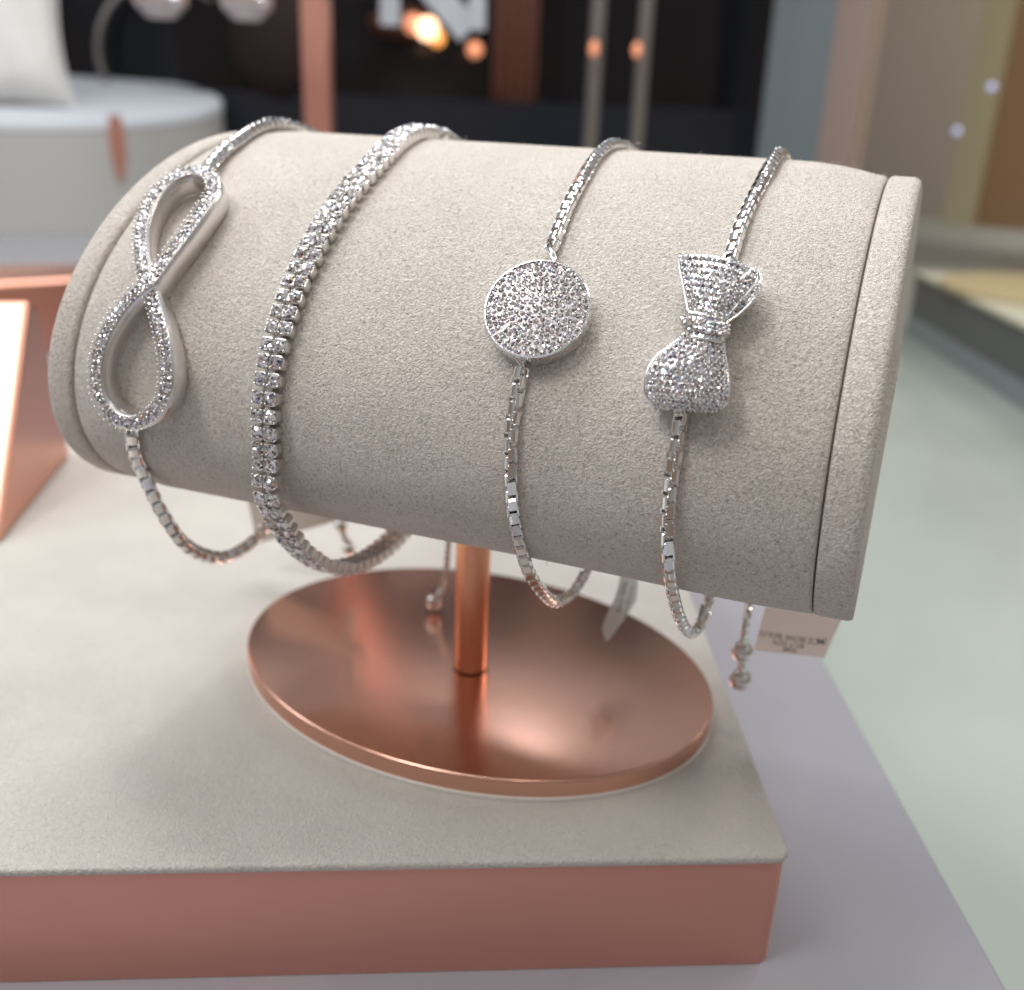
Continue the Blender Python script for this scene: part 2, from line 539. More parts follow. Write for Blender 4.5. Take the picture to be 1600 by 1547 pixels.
blob('glow_ball', 1549, 136, 145, 0.5, M_GLINT_GLOW, 'tiny blue white glint made as a glowing ball in front of the cream frame', 'light bulb')  # glint painted as a glowing ball, not a lamp
blob('glow_ball', 1495, 205, 145, 0.5, M_GLINT_GLOW, 'tiny violet glint made as a glowing ball left of the cream frame, lower of two', 'light bulb')  # glint painted as glow, like the one above
mb = MB(); G = []  # folded sheet made up to stand for an orange blur
_a = bg(768, 139); _e = bg(838, 139) - _a
for i in range(60):
    u = i / 59; q = _a + _e * u; fold = .5 * math.sin(u * 23) + .3 * math.sin(u * 51 + 1)
    bot = 7.0 - 4.0 * math.exp(-((u - .55) / .2) ** 2) + .5 * math.sin(u * 9)
    G.append([(q[0] + fold * W[0, 2] * k, q[1] + fold * W[1, 2] * k, z) for k, z in ((1, bot), (.8, bot + 4), (.5, 16), (.3, 40))])
G = np.array(G); Gb = G + np.array([W[0, 2], W[1, 2], 0]) * .25
mb.grid(np.concatenate([G, Gb[:, ::-1]], axis=1), closed_v=True, cap=True)
tag(finish(mb, 'smear', M_ORANGE), 'made-up burnt orange drape hanging in the dark behind the roll', 'smear')
blob('orange_blur_blob', 635, 38, 137, 3.6, M_ORANGE, 'burnt orange bowl made up for an orange blur beside the bright bulb', 'bowl', (1.3, 1.3, .55))  # flattened ball standing in for an orange blur near the bulb
blob('red_cushion', 425, 60, 138, 6.5, M_REDDARK, 'dark red cushion in the shadow left of the copper post', 'cushion', (.9, .5, 1.1))

# white letter at the top edge
lt = thing('shop_letter', (*bg(690, 100), 10), 'big white letter cut by the top edge of the picture', 'sign')


def bar(p0, p1, dist, w, th, name, parent, m_):
    def at(p):
        d = ray(*p); d = d / np.linalg.norm(d[:2]); return CAM + d * dist
    a, b = at(p0), at(p1); t = (b - a); L = np.linalg.norm(t); t /= L
    view = (a + b) / 2 - CAM; view[2] = 0; view /= np.linalg.norm(view); s_ = np.cross(t, view); s_ /= np.linalg.norm(s_); n_ = np.cross(s_, t)
    mb = MB(); mb.box((a + b) / 2, w, th, L, np.c_[s_, n_, t]); finish(mb, name, m_, parent, False)


bar((610, -150), (609, 40), 100, 1.7, 1.6, 'stroke', lt, M_WHITE)
bar((622, -80), (733, 50), 100.2, 2.3, 1.5, 'stroke', lt, M_WHITE)
bar((747, -150), (745, 47), 100, 1.5, 1.6, 'stroke', lt, M_WHITE)

# hanging crystal drops near the top left
for px, lab in ((250, 'pale rose crystal drop hanging at the top, nearer the silver hoop'), (385, 'pale rose crystal drop hanging at the top, nearer the copper post')):
    def at(p, dist=80):
        d = ray(*p); d = d / np.linalg.norm(d[:2]); return CAM + d * dist
    c = at((px, -6 + (5 if px > 300 else 0)))
    t = thing('crystal_drop', c - [0, 0, 1.5], lab, 'earring', 'crystal drops hanging behind the display')
    mb = MB(); n = 8; P = []
    for rr, zz in ((.9, -1.35), (1.75, -.5), (1.85, .5), (1.2, 1.5), (.3, 1.9)):
        P.append([(c[0] + rr * math.cos(2 * math.pi * k / n), c[1] + rr * math.sin(2 * math.pi * k / n), c[2] + zz) for k in range(n)])
    mb.grid(np.array(P), closed_v=True, cap=True); finish(mb, 'crystal', M_CRYSTAL, t, False)
    mb = MB(); mb.ball(at((px + 24, 0), 78), .42); finish(mb, 'stud', M_SILVER, t)
    mb = MB(); mb.tube([c + [0, 0, z] for z in (1.8, 5, 12)], .1, 8); finish(mb, 'hook_wire', M_SILVER_SOFT, t)

# round plinth on the left with cushion and hoop
fr = plz(60, 366, ZB); away = fr[:2] - CAM[:2]; D0 = np.linalg.norm(away); away /= D0
RP = 22.5
PC = fr[:2] + away * RP + np.array([away[1], -away[0]]) * (-1.0)
side = np.array([away[1], -away[0]])
zt0 = 7.4
def ptop(x, y):
    k = (np.array([x, y]) - PC) @ away
    return zt0 + (k + RP) * 0.105
pl = thing('round_plinth', (PC[0], PC[1], ZB), 'large round grey display plinth with a sloping pale top at the upper left', 'plinth')
t_ = np.linspace(0, 2 * math.pi, 96, endpoint=False)
def ring(r, dz):
    return np.array([[PC[0] + r * math.cos(a), PC[1] + r * math.sin(a), ptop(PC[0] + r * math.cos(a), PC[1] + r * math.sin(a)) + dz] for a in t_])
base = ring(RP, 0); base[:, 2] = ZB + .01
mb = MB(); mb.grid(np.array([base, ring(RP, -1.05), ring(RP - .15, -1.0)]), closed_v=True, cap=True); finish(mb, 'plinth_body', M_PLINTH, pl, True, 40)
mb = MB(); mb.grid(np.array([ring(RP - .1, -.98), ring(RP + .05, -.9), ring(RP + .05, -.25), ring(RP - .05, -.08), ring(RP - .35, 0), ring(1, 0)]), closed_v=True, cap=True); finish(mb, 'plinth_top', M_PLINTH_TOP, pl, True, 60)
d_ = ray(184, 232); d_ /= np.linalg.norm(d_[:2])
for dd in np.arange(50, 140, .25):
    Q = CAM + d_ * dd
    if np.linalg.norm(Q[:2] - PC) < RP + .12: break
nrm = (Q[:2] - PC) / np.linalg.norm(Q[:2] - PC); tg = np.array([-nrm[1], nrm[0]])
mb = MB(); hh = []
for z, w in ((zt0 + .6, .55), (zt0 - 1.0, .75), (zt0 - 3.0, .75), (zt0 - 5.4, .3)):
    hh.append([(*(Q[:2] + nrm * (.15 if k in (0, 3) else -.3) + tg * w * (1 if k < 2 else -1)), z) for k in (0, 1, 2, 3)])
mb.grid(np.array(hh), closed_v=True, cap=True)
tag(finish(mb, 'copper_strip', M_COPPER_MATT, None, False), 'narrow copper strip at the rim of the grey round plinth', 'clip')  # thin copper strip against the plinth side

def on_top(px, py):
    d = ray(px, py); d = d / np.linalg.norm(d[:2])
    for D in np.arange(50, 180, .1):
        Q_ = CAM + d * D
        if Q_[2] < ptop(Q_[0], Q_[1]): return Q_
    return Q_


# cushion on the plinth
cc = on_top(44, 168)
cu = thing('cushion', cc, 'plump white display cushion standing on the round grey plinth', 'cushion')
mb = MB(); n = 40; G = []
for i in range(n + 1):
    row = []
    for j in range(n + 1):
        u, v = 2 * i / n - 1, 2 * j / n - 1
        pin = 1 - .10 * (1 - v * v) * abs(u) ** 3, 1 - .10 * (1 - u * u) * abs(v) ** 3
        row.append((u * pin[0], v * pin[1], max(0, (1 - u ** 4)) ** .5 * max(0, (1 - v ** 4)) ** .5))
    G.append(row)
G = np.array(G)
hw, hv, th = 7.6, 7.2, 3.6
sd = np.array([side[0], side[1], 0]); aw = np.array([away[0], away[1], 0]); upv = np.array([0, 0, 1.])
tilt = .30; vv = upv * math.cos(tilt) + aw * math.sin(tilt); nn = np.cross(sd, vv)
cen = cc + sd * (-3.2) + vv * 7.0 + aw * 1.0
wob = lambda g: 0.10 * np.sin(g[..., 0] * 9 + g[..., 1] * 4) * g[..., 2]
for sgn in (1, -1):
    Z = (G[..., 2] * th + wob(G)) * sgn
    P = cen + G[..., 0:1] * hw * sd + G[..., 1:2] * hv * vv + Z[..., None] * nn
    mb.grid(P if sgn > 0 else P[::-1])
finish(mb, 'cushion_cover', M_CUSHION, cu)
mb = MB()
edge = [(-1, v) for v in np.linspace(-1, 1, 20)] + [(u, 1) for u in np.linspace(-1, 1, 20)][1:] + [(1, v) for v in np.linspace(1, -1, 20)][1:] + [(u, -1) for u in np.linspace(1, -1, 20)][1:-1]
ep = []
for u, v in edge:
    ep.append(cen + u * (1 - .10 * (1 - v * v) * abs(u) ** 3) * hw * sd + v * (1 - .10 * (1 - u * u) * abs(v) ** 3) * hv * vv)
mb.tube(ep, .16, 8, closed=True); finish(mb, 'piping', M_CUSHION, cu)

# hoop standing on the plinth
hb = on_top(166, 128)
mb = MB()
hp = [hb + sd * (2.6 + 8.5 * (-math.cos(a)) - 2.6 + 5.0) + upv * (8.0 + 8.5 * math.sin(a)) for a in np.linspace(-1.2, 4.3, 60)]
hp = [hb + sd * (7.9 - 8.5 * math.cos(a)) + upv * (3.2 + 8.5 * math.sin(a)) for a in np.linspace(-.42, 3.6, 60)]
mb.tube(hp, .42, 12)
tag(finish(mb, 'silver_hoop', M_CHROME), 'tall thin silver hoop rising from the round grey plinth', 'hoop')

# copper tray behind and copper wedge on the block
tc = plz(-60, 428, 1.1)
ct = thing('copper_riser', (tc[0], tc[1], ZB), 'thick oval copper riser on the white board behind the left end of the roll', 'riser')
mb = MB(); ang0 = math.atan2(side[1], side[0])
pp = []
for a in t_:
    q = np.array([9.5 * math.cos(a), 3.2 * math.sin(a)]); pp.append((tc[0] + q[0] * math.cos(ang0) - q[1] * math.sin(ang0), tc[1] + q[0] * math.sin(ang0) + q[1] * math.cos(ang0)))
mb.prism(pp, ZB + .01, 1.1, .3); finish(mb, 'riser_body', M_COPPER_SOFT, ct, True, 50)

ZT = -0.46
P0 = plz(-2, 853, ZT); dd = np.array([-.484, .875, 0]); dd /= np.linalg.norm(dd)
lf = np.array([dd[1], -dd[0], 0]) * -1
lf = -np.array([0.875, 0.484, 0])
lf /= np.linalg.norm(lf)
wtri = [P0 + [0, 0, .004], P0 + dd * 5.3 + [0, 0, 5.3 + .4], P0 + dd * 6.2 + [0, 0, 5.2], P0 + dd * 7.4 + [0, 0, .004]]
mb = MB(); mb.grid(np.array([wtri, [p + lf * 9 for p in wtri]]), closed_v=True, cap=True)
wd = finish(mb, 'copper_wedge', M_COPPER_SOFT, None, False)
bvm = wd.modifiers.new('bevel', 'BEVEL'); bvm.width = .12 * S; bvm.segments = 3
tag(wd, 'sloping copper wedge stand at the left edge, catching bright light', 'display wedge')

# ------------------------------------------------------------------ the block
FR = np.array([7.22, -2.72]); FLd = np.array([-11.77, -5.5]); FLd = FLd / np.linalg.norm(FLd)
RBd = np.array([-.375, .927]); RBd /= np.linalg.norm(RBd)


def block_poly(ins, rad):
    """quad with rounded right-front corner"""
    A = FR + FLd * ins + RBd * ins
    c = A + FLd * rad + RBd * rad
    arc = []
    for k in range(9):
        t = k / 8
        a = -FLd * math.sin(t * math.pi / 2) - RBd * math.cos(t * math.pi / 2)
        arc.append(c + a * rad)
    R2 = A + RBd * 21.5; L1 = A + FLd * 27; L2 = R2 + FLd * 27
    return arc + [R2, L2, L1]


blk = thing('display_block', (-5, 3, ZB), 'cream suede topped block with copper sides under the bracelet stand', 'display block')
mb = MB(); mb.prism(block_poly(0.04, .30), ZB + .01, ZT - .12, .04, 3); finish(mb, 'copper_side', M_COPPER_MATT, blk, True, 50)
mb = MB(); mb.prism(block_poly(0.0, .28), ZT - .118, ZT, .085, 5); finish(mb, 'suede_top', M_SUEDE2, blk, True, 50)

# ------------------------------------------------------------------ bracelet stand
std = thing('bracelet_stand', (0, .54, ZT), 'oval cream suede roll on a copper post and oval copper foot', 'bracelet stand')
XL, XR = -5.69, 6.9
NA = 180


def section_rings(prof):
    def o_(x, off, t):
        sn = math.sin(math.radians(t))
        if off < -.5: return off
        if x < 0: return off
        w_ = .25 + .75 * min(1, max(0, (sn + .55) / .75)) ** 1.5
        k_ = min(1, max(0, (x - 2.5) / 4.4))
        return off * w_ + .15 * max(0, -sn) ** 1.5 * k_ * k_ * (3 - 2 * k_)
    def sh(x, t):
        return -.075 * math.sin(math.radians(t)) * min(1, max(0, (x - 5.0)) / 1.6)
    return np.array([[E(t, o_(x, off, t), x + sh(x, t)) for t in np.linspace(0, 360, NA, endpoint=False)] for x, off in prof])


prof = [(XL + .01, -.32), (XL + .03, -.14), (XL + .12, -.08), (XL + .4, -.03), (XL + .9, 0.0)]
prof += [(x, 0.0) for x in np.linspace(XL + 1.4, XR - 1.8, 30)]
prof += [(XR - 1.3, -.01), (XR - .9, -.04), (XR - .5, -.10), (XR - .25, -.15), (XR - .07, -.18), (XR - .02, -.215), (XR - .008, -.40)]
mb = MB(); mb.grid(section_rings(prof), closed_v=True, cap=True)
roll = finish(mb, 'roll', M_SUEDE, std, True)


def cap(x0, x1, o0):
    s_ = 1 if x1 > x0 else -1; L = abs(x1 - x0)
    pr = [(0, o0 - .22), (.008, o0 - .06), (.03, o0 - .02), (.07, o0), (L - .15, o0), (L - .08, o0 - .02), (L - .025, o0 - .07), (L, o0 - .16), (L, -1.5), (L, -2.9)]
    g = section_rings([(x0 + s_ * d, o) for d, o in pr])
    if s_ > 0: pass
    mb = MB(); mb.grid(g, closed_v=True, cap=True); return finish(mb, 'end_cap', M_SUEDE, std, True, 70)


cap(XR + .005, XR + .56, -.17)
cap(XL - .005, XL - .55, -.05)
# dark seam cord sunk in the right groove
mb = MB(); mb.tube([E(t, -.26 + .13 * max(0, -math.sin(math.radians(t))) ** 1.5, XR - .075 * math.sin(math.radians(t))) for t in np.linspace(0, 360, 120, endpoint=False)], .016, 6, closed=True); finish(mb, 'seam', M_THREAD, std)

M_JOINT, _, _ = mat('dark_joint_ring', (.10, .04, .025), .5, .6)
mb = MB(); mb.tube([(0, 0, -.02), (0, 0, .035)], .372, 40); finish(mb, 'post_joint', M_JOINT, std, True, 40)
mb = MB(); mb.tube([(0, 0, z) for z in (.0, .5, 2, 4.5)], .36, 40); finish(mb, 'post', M_COPPER_POST, std, True, 40)


def oval(a, b, n=160):
    r = math.radians(-6.8); out = []
    for k in range(n):
        t = 2 * math.pi * k / n
        x, y = a * math.cos(t), b * math.sin(t)
        out.append((-.16 + x * math.cos(r) - y * math.sin(r), .47 + x * math.sin(r) + y * math.cos(r)))
    return out


mb = MB(); mb.prism(oval(5.36, 4.05), -.36, 0, .06, 4); finish(mb, 'foot_plate', M_COPPER, std, True, 50)
mb = MB(); mb.prism(oval(5.39, 4.08), ZT + .002, -.362, .03, 3); finish(mb, 'foot_pad', M_PAD, std, True, 50)

# ------------------------------------------------------------------ jewellery building blocks
def box_chain(path_fn, w, pitch, mb=None, tw=0.28):
    """links: interlocking square rings, alternate ones turned by 90 degrees; path_fn -> (pts) polyline with outward ref"""
    pts, ref = path_fn
    n = max(2, int(length(pts) / pitch))
    P = spline_lin(pts, n); Rf = spline_lin(ref, n)
    T = np.gradient(P, axis=0); T /= np.linalg.norm(T, axis=1)[:, None]
    mb = mb or MB()
    for i in range(n):
        t = T[i]; a = Rf[i] - t * (Rf[i] @ t); a /= np.linalg.norm(a); b = np.cross(t, a)
        # mostly corner-out, twisting slowly along its length
        ph = tw * (math.sin(i * pitch * 1.1 + w * 90) + .6 * math.sin(i * pitch * .47 + w * 31))
        a, b = a * math.cos(ph) + b * math.sin(ph), b * math.cos(ph) - a * math.sin(ph)
        c1 = (a + b) / math.sqrt(2); c2 = (a - b) / math.sqrt(2)
        A, B = (c1, c2) if i % 2 == 0 else (c2, c1)
        jit = rng.normal(0, .035, 3)
        A = A + jit[0] * t + jit[1] * B; A /= np.linalg.norm(A)
        tt = t - A * (t @ A); tt /= np.linalg.norm(tt); B = np.cross(tt, A)
        hl = pitch * .86; hw = w * .5; bw = w * .36; th = w * .15
        rings = []
        ch = .25
        outl = [(-hl, -hw * (1 - ch * 1.4)), (-hl * (1 - ch), -hw), (hl * (1 - ch), -hw), (hl, -hw * (1 - ch * 1.4)),
                (hl, hw * (1 - ch * 1.4)), (hl * (1 - ch), hw), (-hl * (1 - ch), hw), (-hl, hw * (1 - ch * 1.4))]
        for (x, y) in outl:
            o = P[i] + tt * x + A * y
            ix, iy = x * (1 - th / hl * 1.3), y * (1 - th / hw * 1.3)
            q = P[i] + tt * ix + A * iy
            e = o + (q - o) * .35
            rings.append([e - B * bw, o - B * bw * .72, o + B * bw * .72, e + B * bw, q + B * bw * .9, q - B * bw * .9])
        mb.grid(np.array(rings), closed_u=True, closed_v=True)
    return mb


def spline_lin(P, n):
    P = np.asarray(P, float)
    L = np.r_[0, np.cumsum(np.linalg.norm(np.diff(P, axis=0), axis=1))] if P.shape[1] == 3 else None
    q = np.linspace(0, 1, n)
    # even spacing follows the index for already even polylines
    idx = np.linspace(0, len(P) - 1, n)
    return np.c_[[np.interp(idx, np.arange(len(P)), P[:, k]) for k in range(P.shape[1])]].T


def loop_path(ctrl):
    """ctrl: list of 3D points -> even polyline + reference vectors pointing outward from the loop"""
    L0 = spline(ctrl, 50); n = int(length(L0) / .06)
    P = spline(ctrl, n)
    for _ in range(14): P[1:-1] = P[1:-1] * .5 + (P[:-2] + P[2:]) * .25
    cen = np.array([0, 0.0, 6.4]); cenv = np.c_[P[:, 0], np.full(n, cen[1]), np.full(n, cen[2])]
    T = np.gradient(P, axis=0); T /= np.linalg.norm(T, axis=1)[:, None]
    O = np.cross(T, np.array([1., 0, 0])); sg = np.sign(((P - cenv) * O).sum(1))
    sg[:] = 1 if sg.sum() > 0 else -1
    O = O * sg[:, None]
    O /= np.linalg.norm(O, axis=1)[:, None]
    return P, O


def gem_template(seg, rings):
    V = [(0, 0, rings[0][1])]; F = []
    for k, (r, z) in enumerate(rings[1:]):
        off = .5 * (k % 2)
        for j in range(seg):
            a = 2 * math.pi * (j + off) / seg; V.append((r * math.cos(a), r * math.sin(a), z))
    for j in range(seg): F.append((0, 1 + j, 1 + (j + 1) % seg))
    for k in range(len(rings) - 2):
        a0 = 1 + k * seg; b0 = a0 + seg
        for j in range(seg):
            if k % 2 == 0:
                F.append((a0 + j, b0 + j, a0 + (j + 1) % seg)); F.append((a0 + (j + 1) % seg, b0 + j, b0 + (j + 1) % seg))
            else:
                F.append((a0 + j, b0 + j, b0 + (j + 1) % seg)); F.append((a0 + j, b0 + (j + 1) % seg, a0 + (j + 1) % seg))
    return np.array(V), F


GT_S = gem_template(6, [(0, .42), (.55, .42), (1.0, .05), (1.0, -.4)])
GT_L = gem_template(8, [(0, .40), (.34, .42), (.62, .34), (1.0, .06), (1.0, -.5)])


def facet_sparkle_cols(n):  # sparkle and colour flashes painted into the facets as bright, dark and tint
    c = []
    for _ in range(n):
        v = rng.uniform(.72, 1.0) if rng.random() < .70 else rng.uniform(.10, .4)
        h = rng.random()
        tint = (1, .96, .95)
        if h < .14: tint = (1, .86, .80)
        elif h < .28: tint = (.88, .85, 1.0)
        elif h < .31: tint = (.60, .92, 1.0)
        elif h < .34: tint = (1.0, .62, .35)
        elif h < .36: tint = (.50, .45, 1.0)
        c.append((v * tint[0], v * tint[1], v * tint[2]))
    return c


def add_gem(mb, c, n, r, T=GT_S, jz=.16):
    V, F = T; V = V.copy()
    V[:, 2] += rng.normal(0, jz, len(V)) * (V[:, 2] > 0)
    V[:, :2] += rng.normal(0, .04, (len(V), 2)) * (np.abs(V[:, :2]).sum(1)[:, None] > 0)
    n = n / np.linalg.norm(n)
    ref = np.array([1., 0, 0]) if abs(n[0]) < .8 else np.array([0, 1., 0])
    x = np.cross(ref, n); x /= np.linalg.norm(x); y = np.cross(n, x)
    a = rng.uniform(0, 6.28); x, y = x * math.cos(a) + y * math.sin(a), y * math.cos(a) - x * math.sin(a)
    mb.add(c + r * (V[:, 0:1] * x + V[:, 1:2] * y + V[:, 2:3] * n), F, facet_sparkle_cols(len(F)))


def add_prong(mb, c, r):
    mb.ball(c, r, 6, 4)


TCY = {}
# ------------------------------------------------------------------ bracelet 1: infinity
B1 = thing('infinity_bracelet', (-4.5, 0, 2.6), 'silver bracelet with a sparkling infinity sign at the left end of the roll', 'bracelet')
ipx = [(235, 440), (262, 402), (290, 365), (318, 325), (334, 296), (328, 276), (303, 267), (268, 279), (240, 308), (224, 345), (220, 385), (226, 425),
       (237, 462), (249, 505), (258, 550), (260, 600), (246, 640), (212, 661), (178, 652), (156, 622), (150, 578), (160, 532), (182, 492), (208, 462), (235, 440)]
ip = spline(np.array([(*p, 0.) for p in ipx]), 330)
tops = []; nrms = []; 
for k, (x, y, _) in enumerate(ip):
    tt = k / 330
    dcross = min(tt, 1 - tt)                       # the strand through t=0 passes over
    under = abs(tt - 0.485)
    lift = .06 * math.exp(-(dcross / .035) ** 2) - .05 * math.exp(-(under / .035) ** 2)
    P, n, th = hit(x, y, .45 + lift); tops.append(P); nrms.append(n)
tops = np.array(tops)[:-1]; nrms = np.array(nrms)[:-1]
cm = tops.mean(0); navg = nrms.mean(0); navg /= np.linalg.norm(navg)
T = np.roll(tops, -1, 0) - np.roll(tops, 1, 0); T /= np.linalg.norm(T, axis=1)[:, None]
LB = np.cross(nrms, T); LB /= np.linalg.norm(LB, axis=1)[:, None]
hw = .125
mb = MB(); sec = []
for P, n, l in zip(tops, nrms, LB):
    sec.append([P - l * hw, P - l * hw * .8 + n * .02, P + l * hw * .8 + n * .02, P + l * hw, P + l * (hw + .015) - n * .2, P + l * hw * .8 - n * .38, P - l * hw * .8 - n * .38, P - l * (hw + .015) - n * .2])
mb.grid(np.array(sec), closed_u=True, closed_v=True)
pend = finish(mb, 'infinity_pendant', M_SILVER_SOFT, B1, True, 60)
g = MB(); pr = MB()
arc = np.r_[0, np.cumsum(np.linalg.norm(np.diff(tops, axis=0), axis=1))]
for s_ in np.arange(0, arc[-1], .098):
    k = int(np.searchsorted(arc, s_)); k = min(k, len(tops) - 1)
    for sg in (-1, 1):
        kk = min(len(tops) - 1, k + (2 if sg > 0 else 0))
        P, n, l = tops[kk], nrms[kk], LB[kk]
        add_gem(g, P + l * sg * .058 + n * .03, n + l * sg * .25, .052)
    P, n, l, t = tops[k], nrms[k], LB[k], T[k]
    for sg in (-1, 0, 1):
        add_prong(pr, P + l * sg * .122 + n * .055 + t * .05, .021)
finish(g, 'crystal_pave', M_GEM, pend, False)
finish(pr, 'prong_row', M_SILVER, pend, True)

# chain: from the lower loop round under the roll and over the top to the upper loop
x1 = -4.45
c = [hit(206, 672, .16)[0], hit(208, 700, .13)[0]]
hang = [(-4.43, 5.41), (-4.19, 4.79), (-3.82, 4.03), (-3.3, 3.3), (-2.37, 2.68), (-1.39, 2.59), (-0.66, 2.82), (0.1, 3.15), (1.4, 4.1), (3.0, 5.7), (4.5, 7.6)]
c += [np.array([-4.5, y, z]) for y, z in hang]
c += [E(t, .13, x) for t, x in ((178, -4.9), (165, -5.1), (150, -5.3), (135, -5.4), (122, -5.35))]
c += [E(112, .11, -5.2), E(104, .12, -5.03), E(96, .13, -4.86), hit(350, 236, .13)[0], hit(326, 262, .2)[0]]
pth = loop_path(c)
ch = finish(box_chain(pth, .235, .145, None, 0.15), 'chain', M_SILVER, B1, True, 35)
def tail(root, px, top_y, ctrl, beads, w=.15):
    P = spline(ctrl, 60); O = np.tile([0., -1, 0], (60, 1))
    finish(box_chain((P, O), w, .085), 'tail_chain', M_SILVER, root, True, 35)
    for b, r in beads:
        m_ = MB(); m_.ball(b, r, 28, 18); bd = finish(m_, 'slider_bead', M_SILVER_SOFT, root)
        m_ = MB(); m_.tube([b + np.array([0, 0, r * .9]), b + np.array([0, 0, r * 1.35])], r * .38, 12); finish(m_, 'bead_collar', M_SILVER, bd, True, 40)
b0 = ply(533, 822, 2.6); b1 = ply(545, 858, 2.6)
tail(B1, 0, 0, [b0 + np.array([-.1, .2, 2.2]), b0 + np.array([0, .02, .9]), b0, b1], [(b0, .17), (b1, .17)])

# ------------------------------------------------------------------ bracelet 2: tennis bracelet
B2 = thing('tennis_bracelet', (-1.6, 0, 2.8), 'double row crystal tennis bracelet between the infinity and the round disc bracelets', 'bracelet')
x2 = -1.6
c = [E(t, .03, x2 - max(0, t - 92) * .013) for t in (130, 118, 108, 98, 88, 76, 64, 52, 40, 28, 16, 7)]
c += [np.array([x2, y, z]) for y, z in ((-4.72, 5.5), (-4.28, 4.68), (-3.62, 3.95), (-2.7, 3.33), (-1.6, 3.03), (-.5, 3.02), (.35, 3.25), (1.6, 4.1), (3.1, 5.6), (4.5, 7.5))]
c += [E(t, .05, x2 - .49) for t in (182, 170, 158, 146, 136)]
P, O = loop_path(c)
pitch = .262
n = int(length(P) / pitch); Pl = spline(P[::4], n); Ol = spline_lin(O, n)
Tl = np.gradient(Pl, axis=0); Tl /= np.linalg.norm(Tl, axis=1)[:, None]
LW = .238


def raw_mesh(mb, name, material, smooth=True, autos=None):
    me = bpy.data.meshes.new(name)
    me.from_pydata((np.concatenate(mb.v) * S).tolist(), [], mb.f)
    me.materials.append(material)
    if mb.cols:
        ca = me.color_attributes.new('facet', 'FLOAT_COLOR', 'CORNER')
        data = np.ones((len(me.loops), 4), np.float32)
        for p, c_2 in zip(me.polygons, mb.cols):
            data[p.loop_start:p.loop_start + p.loop_total, :3] = c_2
        ca.data.foreach_set('color', data.ravel())
    me.update()
    me.polygons.foreach_set('use_smooth', [smooth] * len(me.polygons))
    if smooth and autos: me.set_sharp_from_angle(angle=math.radians(autos))
    return me


def setting_mb():
    mb = MB()
    for sg in (-1, 1):
        yc = sg * LW / 2
        # cup: rounded square, slightly waisted
        secs = []
        for z, r in ((0.0, .098), (.05, .108), (.14, .116), (.18, .116), (.185, .10), (.14, .09)):
            row = []
            for k in range(20):
                a = 2 * math.pi * (k + .5) / 20
                sq = (abs(math.cos(a)) ** 4 + abs(math.sin(a)) ** 4) ** (-1 / 4)
                row.append((r * sq * math.cos(a), yc + r * sq * math.sin(a), z))
            secs.append(row)
        mb.grid(np.array(secs), closed_v=True, cap=True)
        for px_ in (-1, 1):
            for py_ in (-1, 1):
                mb.ball((px_ * .086, yc + py_ * .086, .20), .023, 8, 6)
    # hinge bar to the next link
    mb.tube([(.06, 0, .07), (.20, 0, .07)], .05, 8)
    return mb


me_set = raw_mesh(setting_mb(), 'link', M_SILVER_SOFT, True, 45)
gem_meshes = []
for k in range(10):
    mb = MB(); add_gem(mb, np.array([0, 0, 0.]), np.array([0, 0, 1.]), .106, GT_L, .12)
    gem_meshes.append(raw_mesh(mb, 'gemstone', M_GEM, False))
root_loc = Vector(ORG[B2.name])
stuff_set = MB(); stuff_gem = MB(); sm = setting_mb(); smv = np.concatenate(sm.v)
vis = [i for i in range(n) if True]
for i in range(n):
    z = Ol[i] - Tl[i] * (Ol[i] @ Tl[i]); z /= np.linalg.norm(z); y = np.cross(z, Tl[i])
    zz = z + rng.normal(0, .03) * y + rng.normal(0, .03) * Tl[i]; zz /= np.linalg.norm(zz)
    xx = Tl[i] - zz * (Tl[i] @ zz); xx /= np.linalg.norm(xx); yy = np.cross(zz, xx)
    in_view = (Pl[i][1] < 1.2) or (Pl[i][2] > 9.3 and Pl[i][1] < 3.4)
    if in_view and i < n - 1:
        o = bpy.data.objects.new('link', me_set); COL.objects.link(o); o.parent = B2
        R = Matrix(np.c_[xx, yy, zz].tolist()).to_4x4()
        o.matrix_local = Matrix.Translation(Vector(Pl[i] * S) - root_loc) @ R
        for sg in (-1, 1):
            q = bpy.data.objects.new('gemstone', random.choice(gem_meshes)); COL.objects.link(q); q.parent = o
            q.location = (0, sg * LW / 2 * S, .19 * S); q.rotation_euler = (rng.normal(0, .05), rng.normal(0, .05), rng.uniform(0, 6.28))
    else:
        stuff_set.add(Pl[i] + smv @ np.c_[xx, yy, zz].T, sm.f)
        for sg in (-1, 1): add_gem(stuff_gem, Pl[i] + yy * sg * LW / 2 + zz * .205, zz, .098, GT_L, .1)
so = finish(stuff_set, 'rear_links', M_SILVER, B2, True, 45); so['kind'] = 'stuff'
finish(stuff_gem, 'rear_gemstones', M_GEM, so, False)
b0 = ply(678, 940, 1.95)
tail(B2, 0, 0, [ply(701, 800, 1.95) + np.array([.05, .2, .9]), ply(700, 850, 1.95), ply(697, 895, 1.95), ply(690, 922, 1.95), b0], [(b0, .185)], .13)

